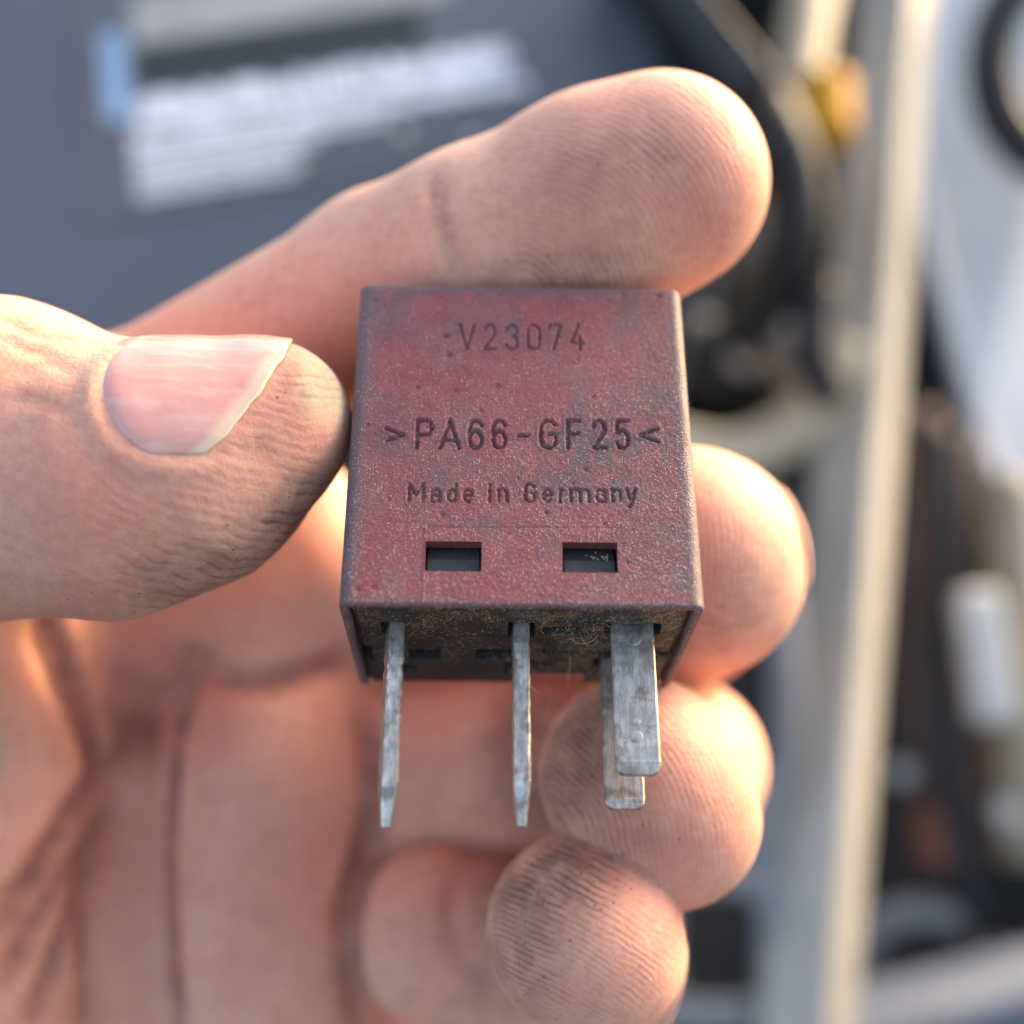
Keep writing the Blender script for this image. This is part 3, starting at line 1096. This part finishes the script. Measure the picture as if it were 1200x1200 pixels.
ROWS = [   # glyph boxes: text, px to mm, baseline, height, stroke width, depth, slope
    ([('V', 535, 555), ('2', 563, 580), ('3', 589, 606), ('0', 614.5, 632), ('7', 640, 657), ('4', 665, 683)], lambda x: (x - 609.3) / 16.77, 19.20, 2.05, 0.22, 0.14, 0.018),
    ([('>', 448, 473), ('P', 484, 506), ('A', 511, 538), ('6', 545.5, 564), ('6', 573, 592), ('-', 603, 618), ('G', 629, 651), ('F', 660.5, 679),
      ('2', 690, 709), ('5', 717.5, 736), ('<', 745, 771)], lambda x: (x - 609) / 17.5, 11.30, 2.12, 0.27, 0.20, 0.014),
    ([('M', 475, 495.5), ('a', 501, 516), ('d', 521, 534), ('e', 539.5, 553), ('i', 570, 574), ('n', 580.5, 593.5), ('G', 611.5, 626.5), ('e', 633, 646.5),
      ('r', 652.5, 661), ('m', 665.5, 690.5), ('a', 695.5, 710.5), ('n', 714.5, 727.5), ('y', 731, 745)], lambda x: (x - 610) / 18.0, 7.30, 1.30, 0.20, 0.16, 0.014),
]
WIN = [(-6.18, -2.60, 2.30, 4.38), (2.56, 6.08, 2.32, 4.42)]


def make_case():
    cr = 0.75
    GS = 0.07
    xs = np.arange(-RW + cr, RW - cr + 1e-6, GS)
    for w in WIN:
        xs = np.concatenate([xs, [w[0], w[1]]])
    xs = np.unique(np.round(xs, 4))
    per, nor, zone = [], [], []
    for x in xs:
        per.append((x, 0.0)); nor.append((0, -1)); zone.append(1)

    def corner_(cx, cy, a0, n=6):
        for k in range(1, n):
            a = math.radians(a0 + 90 * k / n)
            per.append((cx + cr * math.cos(a), cy + cr * math.sin(a))); nor.append((math.cos(a), math.sin(a))); zone.append(0)
    corner_(RW - cr, cr, -90)
    for y in np.linspace(cr, RD - cr, 40):
        per.append((RW, y)); nor.append((1, 0)); zone.append(0)
    corner_(RW - cr, RD - cr, 0)
    for x in np.linspace(RW - cr, -RW + cr, 20):
        per.append((x, RD)); nor.append((0, 1)); zone.append(0)
    corner_(-RW + cr, RD - cr, 90)
    for y in np.linspace(RD - cr, cr, 40):
        per.append((-RW, y)); nor.append((-1, 0)); zone.append(0)
    corner_(-RW + cr, cr, 180)
    per = np.array(per); nor = np.array(nor); zone = np.array(zone)
    NP = len(per)
    rt = 0.6
    zs = np.concatenate([np.arange(0.15, RH - rt, GS), [w[2] for w in WIN], [w[3] for w in WIN]])
    zs = np.unique(np.round(zs, 4))
    levels = [(-0.55, 2.6), (-0.55, 0.08), (-0.48, 0.0), (-0.12, 0.0)] + [(0.0, z) for z in zs]
    for k in range(1, 7):
        a = math.pi / 2 * k / 6
        levels.append((-rt * (1 - math.cos(a)), RH - rt + rt * math.sin(a)))
    NL = len(levels)
    V = np.zeros((NL, NP, 3))
    for i, (off, z) in enumerate(levels):
        V[i, :, 0] = per[:, 0] + nor[:, 0] * off
        V[i, :, 1] = per[:, 1] + nor[:, 1] * off
        V[i, :, 2] = z
    back = (per[:, 1] > RD - 0.5) & (np.abs(per[:, 0]) < RW - 0.6)
    low = V[:, :, 2] < 2.65
    cut = low & back[None, :]
    V[:, :, 2] = np.where(cut, 1.5 + V[:, :, 2] * (1.15 / 2.65), V[:, :, 2])
    # engraving on the front
    r0 = 4
    nxs = len(xs)
    X, Z = np.meshgrid(xs, zs)
    depth = np.zeros(X.shape); groove = np.zeros(X.shape)
    rough = RNG.normal(0, 1, X.shape)
    k3 = np.ones(3) / 3
    sm = np.apply_along_axis(lambda r: np.convolve(r, k3, 'same'), 1, rough)
    sm = np.apply_along_axis(lambda r: np.convolve(r, k3, 'same'), 0, sm)
    for glyphs, fx, zb, hgt, sw, dp, slope in ROWS:
        for ch, a, b in glyphs:
            xa, xb = fx(a) + sw / 2, fx(b) - sw / 2
            best = np.full(X.shape, 9.0)
            x0, x1 = np.searchsorted(xs, xa - 0.8), np.searchsorted(xs, xb + 0.8)
            z0, z1 = np.searchsorted(zs, zb - 1.0), np.searchsorted(zs, zb + hgt + 1.2)
            sub = (slice(z0, z1), slice(x0, x1))
            xx, zz = X[sub], Z[sub]
            bb = np.full(xx.shape, 9.0)
            for st in GL[ch]:
                for (ux, uy), (vx, vy) in zip(st[:-1], st[1:]):
                    p0 = np.array([xa + (xb - xa) * ux, zb + hgt * uy]); p1 = np.array([xa + (xb - xa) * vx, zb + hgt * vy])
                    p0[1] += slope * p0[0]; p1[1] += slope * p1[0]
                    d = p1 - p0
                    L = d @ d + 1e-9
                    t = np.clip(((xx - p0[0]) * d[0] + (zz - p0[1]) * d[1]) / L, 0, 1)
                    bb = np.minimum(bb, np.hypot(xx - p0[0] - t * d[0], zz - p0[1] - t * d[1]))
            bb = bb + sm[sub] * 0.10
            prof = 1 - sstep(bb, sw / 2 - 0.10, sw / 2 + 0.05)
            depth[sub] = np.maximum(depth[sub], dp * prof)
            groove[sub] = np.maximum(groove[sub], prof * (0.75 + 0.25 * np.clip(sm[sub] * 2 + .5, 0, 1)))
            lip = np.exp(-((bb - sw / 2 - 0.09) / 0.06) ** 2)
            depth[sub] -= 0.03 * lip * (prof < 0.3)
    # mould seams: a shallow step round the latch windows
    def seam(m, d):
        depth[m] += d
    seam((np.abs(Z - 5.42 - 0.01 * X) < 0.05) & (X > -6.2) & (X < 6.3), 0.03)
    ln = (np.abs(X + 6.22) < 0.05) & (Z < 5.42)
    depth[ln] -= 0.035
    # rolling unevenness and handling nicks
    lowf = 0.03 * np.sin(X * 0.7 + 1) * np.sin(Z * 0.5)
    depth += 0.006 * rough + 0.012 * sm
    for _ in range(26):
        cx, cz, rr = RNG.uniform(-10.5, 10.5), RNG.uniform(0.5, 24), RNG.uniform(0.08, 0.2)
        dd = np.hypot(X - cx, (Z - cz))
        depth += 0.09 * np.exp(-(dd / rr) ** 2)
        groove = np.maximum(groove, 0.7 * np.exp(-(dd / rr) ** 2))
    for cx, cz in ((-5.05, 18.6), (-5.3, 20.2)):
        dd = np.hypot((X - cx) * 0.7, (Z - cz))
        depth += 0.12 * np.exp(-(dd / 0.18) ** 2)
        groove = np.maximum(groove, 0.95 * np.exp(-(dd / 0.2) ** 2))
    edgef = np.clip(np.minimum((X + RW - cr) / 0.3, (RW - cr - X) / 0.3), 0, 1)
    depth *= edgef
    nz_ = len(zs)
    V[r0:r0 + nz_, :nxs, 1] += depth
    gro = np.zeros((NL, NP)); gro[r0:r0 + nz_, :nxs] = groove
    edg = np.zeros((NL, NP)); dst = np.zeros((NL, NP))
    xx = V[:, :, 0]; zz = V[:, :, 2]
    zc = np.ones(NP); zc[:nxs] = np.clip(1 - (RW - cr - 0.0 - np.abs(xs)) / 0.7, 0, 1) * 0.8
    edg[:] = zc[None]
    edg = np.maximum(edg, 0.8 * sstep(zz, RH - 1.1, RH - 0.4))
    edg = np.maximum(edg, 0.6 * (1 - sstep(zz, 0.1, 0.6)))
    dst[:] = 0.06 + 0.75 * (1 - sstep(zz, 4, 22)) + 0.25 * sstep(xx, 0, 11)
    dst += 0.5 * (1 - sstep(zz, 0.05, 0.5)) + 0.5 * sstep(xx, RW - 0.75, RW)
    gri = np.full((NL, NP), 0.12)
    for gx, gz, rx, rz, am in ((5.2, 11.6, 4.0, 2.6, 1.0), (9.6, 14.5, 2.0, 7.0, 0.75), (-8.6, 12.5, 2.6, 3.2, 0.6), (-6.0, 9.2, 3.5, 1.2, 0.6), (3.0, 8.9, 5.5, 1.5, 0.75),
                               (-9.8, 22, 2.2, 3.5, 0.6), (8.2, 22.8, 3.0, 2.0, 0.55), (0, 24.4, 11, 1.0, 0.7), (-4, 21.5, 3.0, 2.0, 0.35), (8.5, 5.0, 3.0, 3.0, 0.5), (-3, 5.6, 5, 0.7, 0.5), (6.5, 9, 2, 2.5, .8)):
        gri = np.maximum(gri, am * np.exp(-((xx - gx) / rx) ** 2 - ((zz - gz) / rz) ** 2))
    F = []
    inwin = np.zeros((NL, NP), bool)
    for w in WIN:
        xi = (xs[:-1] >= w[0] - 1e-3) & (xs[1:] <= w[1] + 1e-3)
        zi = (zs[:-1] >= w[2] - 1e-3) & (zs[1:] <= w[3] + 1e-3)
        inwin[r0:r0 + nz_ - 1, :nxs - 1] |= zi[:, None] & xi[None, :]
    I, J = np.meshgrid(np.arange(NL - 1), np.arange(NP), indexing='ij')
    J2 = (J + 1) % NP
    Q = np.stack([I * NP + J, I * NP + J2, (I + 1) * NP + J2, (I + 1) * NP + J], -1)
    Q = Q[~inwin[:-1]]
    F = [tuple(q) for q in Q.tolist()]
    Vl = V.reshape(-1, 3).tolist()
    F.append(tuple((NL - 1) * NP + k for k in range(NP)))
    extra = []
    for w in WIN:                                  # the walls of the latch windows
        b = len(Vl)
        ring_ = [(w[0], w[2]), (w[1], w[2]), (w[1], w[3]), (w[0], w[3])]
        for y in (-0.005, 1.0):
            for (x, z) in ring_:
                Vl.append((x, y, z)); extra.append(0)
        for k in range(4):
            F.append((b + k, b + 4 + k, b + 4 + (k + 1) % 4, b + (k + 1) % 4))
    o = link('case', np.array(Vl) * 0.001, F, M_RELAY, relay)
    n_ex = len(extra)
    for nm, arr, ex in (('groove', gro, 0.5), ('edge', edg, 0.2), ('dust', dst, 0.2), ('grime', gri, 0.2)):
        a = o.data.attributes.new(nm, 'FLOAT', 'POINT')
        a.data.foreach_set('value', np.concatenate([arr.ravel(), np.full(n_ex, ex)]).astype(np.float32))
    return o


make_case()
for w in WIN:
    x0, x1, z0, z1 = w[0] + 0.10, w[1] - 0.12, w[2] + 0.06, w[3] + 0.3
    V = [(x0, .45, z0), (x1, .45, z0), (x1, .60, z0 + 1.0), (x0, .60, z0 + 1.0), (x1, 1.35, z1), (x0, 1.35, z1),
         (x0, 1.6, z0), (x1, 1.6, z0), (x1, 1.6, z1), (x0, 1.6, z1)]
    F = [(0, 1, 2, 3), (3, 2, 4, 5), (6, 9, 8, 7), (0, 6, 7, 1), (5, 4, 8, 9), (0, 3, 5, 9, 6), (1, 7, 8, 4, 2)]
    o = link('latch_tab', np.array(V) * 0.001, F, M_LATCH, relay, smooth=False)
    recalc(o)
    bevel(o, 0.00006, 2)


def make_base():
    x0, x1, y0, y1, zb = -10.82, 10.82, 1.02, 15.85, 0.32
    slots = [(-9.15, -7.55, 3.85, 5.9, 2.0), (-0.78, 0.95, 3.7, 6.3, 2.0), (1.5, 3.9, 4.5, 5.7, 1.0), (5.6, 9.3, 3.7, 5.6, 1.5),
             (-7.6, -5.4, 8.9, 10.9, 1.2), (-2.95, -0.4, 8.8, 10.9, 1.2), (1.7, 10.83, 8.95, 10.1, 1.4), (5.4, 8.9, 10.6, 12.2, 1.2),
             (-8.2, -7.2, 12.2, 13.2, 1.0), (-0.9, 0.2, 11.8, 13.9, 1.0), (1.0, 5.0, 13.8, 15.86, 1.2), (1.0, 4.9, 3.3, 3.7, 0.35), (-10.83, -10.1, 8.4, 11.2, 1.4)]
    e = 0.03
    xs = list(np.arange(x0, x1 + .01, 0.16)); ys = list(np.arange(y0, y1 + .01, 0.16))
    for a, b, c, d, h in slots:
        xs += [a - e, a + e, b - e, b + e]; ys += [c - e, c + e, d - e, d + e]
    xs = np.unique(np.clip(np.round(xs, 3), x0, x1)); ys = np.unique(np.clip(np.round(ys, 3), y0, y1))
    X, Y = np.meshgrid(xs, ys)
    Zv = np.full(X.shape, zb) + RNG.normal(0, 0.012, X.shape)
    Zv += 0.25 * (np.abs(X) > 10.5)
    for a, b, c, d, h in slots:
        m = (X > a) & (X < b) & (Y > c) & (Y < d)
        Zv[m] = np.maximum(Zv[m], zb + h)
    ny_, nx_ = X.shape
    V = np.stack([X, Y, Zv], -1).reshape(-1, 3)
    I, J = np.meshgrid(np.arange(ny_ - 1), np.arange(nx_ - 1), indexing='ij')
    Q = np.stack([I * nx_ + J, (I + 1) * nx_ + J, (I + 1) * nx_ + J + 1, I * nx_ + J + 1], -1).reshape(-1, 4)
    F = [tuple(q) for q in Q.tolist()]
    rim = [j for j in range(nx_)] + [i * nx_ + nx_ - 1 for i in range(1, ny_)] + [(ny_ - 1) * nx_ + j for j in range(nx_ - 2, -1, -1)] + [i * nx_ for i in range(ny_ - 2, 0, -1)]
    b = len(V)
    T = V[rim].copy(); T[:, 2] = 3.5
    V = np.concatenate([V, T])
    m = len(rim)
    for k in range(m):
        F.append((rim[k], rim[(k + 1) % m], b + (k + 1) % m, b + k))
    F.append(tuple(b + k for k in range(m)))
    o = link('base', V * 0.001, F, M_BASE, relay, smooth=False)
    dust = np.zeros(len(V))
    d1 = 0.35 + 0.75 * sstep(X, -3, 5) - 0.25 * sstep(Y, 8, 13)
    d1 += 0.4 * np.exp(-((X + 5) / 5) ** 2 - ((Y - 2.5) / 1.6) ** 2)
    d1[Zv > zb + 0.4] *= 0.15
    dust[:X.size] = np.clip(d1, 0, 1.2).ravel()
    a = o.data.attributes.new('dust', 'FLOAT', 'POINT')
    a.data.foreach_set('value', dust.astype(np.float32))
    return o


make_base()


def blade(cx, cy, width, thick, length, axis, tip, chamf, twist=0.0):
    """One contact blade: axis 'y' stands edge-on to the front, 'x' faces it. tip: length of the pointed end."""
    w, t = width / 2, thick / 2
    # outline (across, down)
    rows = [(-1.6, w), (-length + tip, w), (-length + tip * 0.35, w - chamf * 0.6), (-length, w - chamf)]
    body = []
    zz = np.concatenate([np.linspace(1.6, -length + tip, 24), np.linspace(-length + tip, -length, 8)[1:]])
    V, F = [], []
    ct, st = math.cos(math.radians(twist)), math.sin(math.radians(twist))
    for i, z in enumerate(zz):
        k = max(0.0, (-z - (length - tip)) / tip)
        ww = w - (chamf * k if axis == 'y' else chamf * (1 - math.sqrt(max(0.0, 1 - k * k))))
        tt = t * (1 - (0.45 if axis == 'y' else 0.18) * k ** 1.2)
        jx, jt = RNG.normal(0, 0.018, 2) * (1.0 if axis == 'y' else 0.45)
        c = 0.13
        prof = [(-ww, -tt + c), (-ww + c, -tt), (ww - c, -tt), (ww, -tt + c), (ww, tt - c), (ww - c, tt), (-ww + c, tt), (-ww, tt - c)]
        for a, b in prof:
            a += jx; b += jt
            ex_, ey_ = (a, b) if axis == 'x' else (b, a)
            V.append((cx + ex_ * ct - ey_ * st, cy + ex_ * st + ey_ * ct, z))
    n = 8
    m = len(zz)
    for i in range(m - 1):
        for k in range(n):
            F.append((i * n + k, i * n + (k + 1) % n, (i + 1) * n + (k + 1) % n, (i + 1) * n + k))
    F.append(tuple(range(n))); F.append(tuple((m - 1) * n + k for k in range(n))[::-1])
    o = link('terminal_blade', np.array(V) * 0.001, F, M_BLADE, relay, smooth=False)
    recalc(o)
    return o


b1 = blade(-8.28, 5.45, 2.5, 1.02, 12.6, 'y', 2.6, 0.95, twist=11)
b2 = blade(0.06, 5.35, 2.4, 1.04, 12.5, 'y', 2.6, 0.95, twist=2)
b3 = blade(7.42, 5.0, 2.85, 0.8, 9.35, 'x', 0.9, 0.42)
b4 = blade(7.22, 11.2, 2.7, 0.8, 10.1, 'x', 0.7, 0.4)
b3['label'] = 'broad flat blade facing the front'
# the dimples pressed into the broad blade
for cx, cz, r in ((7.4, -6.0, 0.28), (7.35, -7.0, 0.42), (7.45, -0.35, 0.55)):
    bm = bmesh.new()
    bmesh.ops.create_uvsphere(bm, u_segments=16, v_segments=8, radius=r * 0.001)
    for v in bm.verts:
        v.co.y *= 0.06
    me = bpy.data.meshes.new('dimple'); bm.to_mesh(me); bm.free()
    me.materials.append(M_BLADE)
    for p in me.polygons:
        p.use_smooth = True
    o = bpy.data.objects.new('dimple', me); COL.objects.link(o)
    o.parent = b3
    o.location = (cx * .001, (5.0 - 0.40) * .001, cz * .001)


def lint():
    """Loose fibres caught between the blades and along the edges, one soft mass."""
    V, F = [], []

    def fibre(p, d, length, r, curl):
        p = np.array(p, float); d = np.array(d, float); d /= np.linalg.norm(d)
        n = 14
        ax = RNG.normal(0, 1, 3); ax /= np.linalg.norm(ax)
        for i in range(n + 1):
            u = np.cross(d, [0.3, 0.5, 0.8]); u /= np.linalg.norm(u); v = np.cross(d, u)
            for k in range(4):
                a = k * math.pi / 2
                V.append(p + r * (u * math.cos(a) + v * math.sin(a)))
            if i:
                b = len(V) - 8
                for k in range(4):
                    F.append((b + k, b + (k + 1) % 4, b + 4 + (k + 1) % 4, b + 4 + k))
            p = p + d * length / n
            R = np.array(Matrix.Rotation(curl / n, 3, Vector(ax)))
            d = R @ d
            ax = ax + RNG.normal(0, 0.25, 3); ax /= np.linalg.norm(ax)
    fibre((4.2, 6.5, 0.45), (0.2, 0.5, -1), 3.4, 0.025, 6.0)
    fibre((5.3, 6.0, 0.45), (-0.5, 0.2, -1), 2.4, 0.025, 5.0)
    fibre((3.6, 9.5, 0.4), (0.1, 1, -0.6), 3.2, 0.022, 3.0)
    fibre((1.0, 12.5, 0.2), (1, 0.3, -0.4), 4.5, 0.022, 3.0)
    fibre((5.0, 12.5, 0.2), (0.6, 0.4, -1), 2.2, 0.025, 8.0)
    fibre((0.5, 5.0, -3.6), (1, 0, -0.2), 0.8, 0.02, 2.0)
    fibre((0.5, 5.0, -8.2), (1, 0, 0.4), 0.5, 0.02, 3.0)
    fibre((-7.8, 5.0, -4.5), (1, 0, -0.6), 1.5, 0.012, 2.0)
    for _ in range(34):
        fibre((RNG.uniform(3.2, 6.4), RNG.uniform(3.6, 7.5), 0.5), RNG.normal(0, 1, 3) * (1, 1, .3) + (0, 0, -0.35), RNG.uniform(0.3, 1.3), 0.014, RNG.uniform(1, 7))
    for _ in range(40):
        z = RNG.uniform(0.2, 24)
        fibre((RW - 0.15, 0.12, z), RNG.normal(0, 1, 3) + (1.2, -0.7, 0), RNG.uniform(0.12, 0.35), 0.009, 2)
    for _ in range(60):
        x = RNG.uniform(-11, 11)
        fibre((x, 0.25, 0.03), RNG.normal(0, 1, 3) + (0, -.3, -1.2), RNG.uniform(0.1, 0.4), 0.010, 3)
    for _ in range(14):
        fibre((RNG.uniform(4.2, 5.5), 0.5, RNG.uniform(3.4, 3.9)), RNG.normal(0, 1, 3), RNG.uniform(0.2, 0.5), 0.018, 5)
    o = link('lint', np.array(V) * 0.001, F, M_LINT, None)
    o.matrix_world = relay.matrix_world.copy()
    o.matrix_world = Matrix(fr.tolist())
    tag(o, 'pale lint fibres caught around the blades and edges of the relay', 'lint', kind='stuff')


lint()
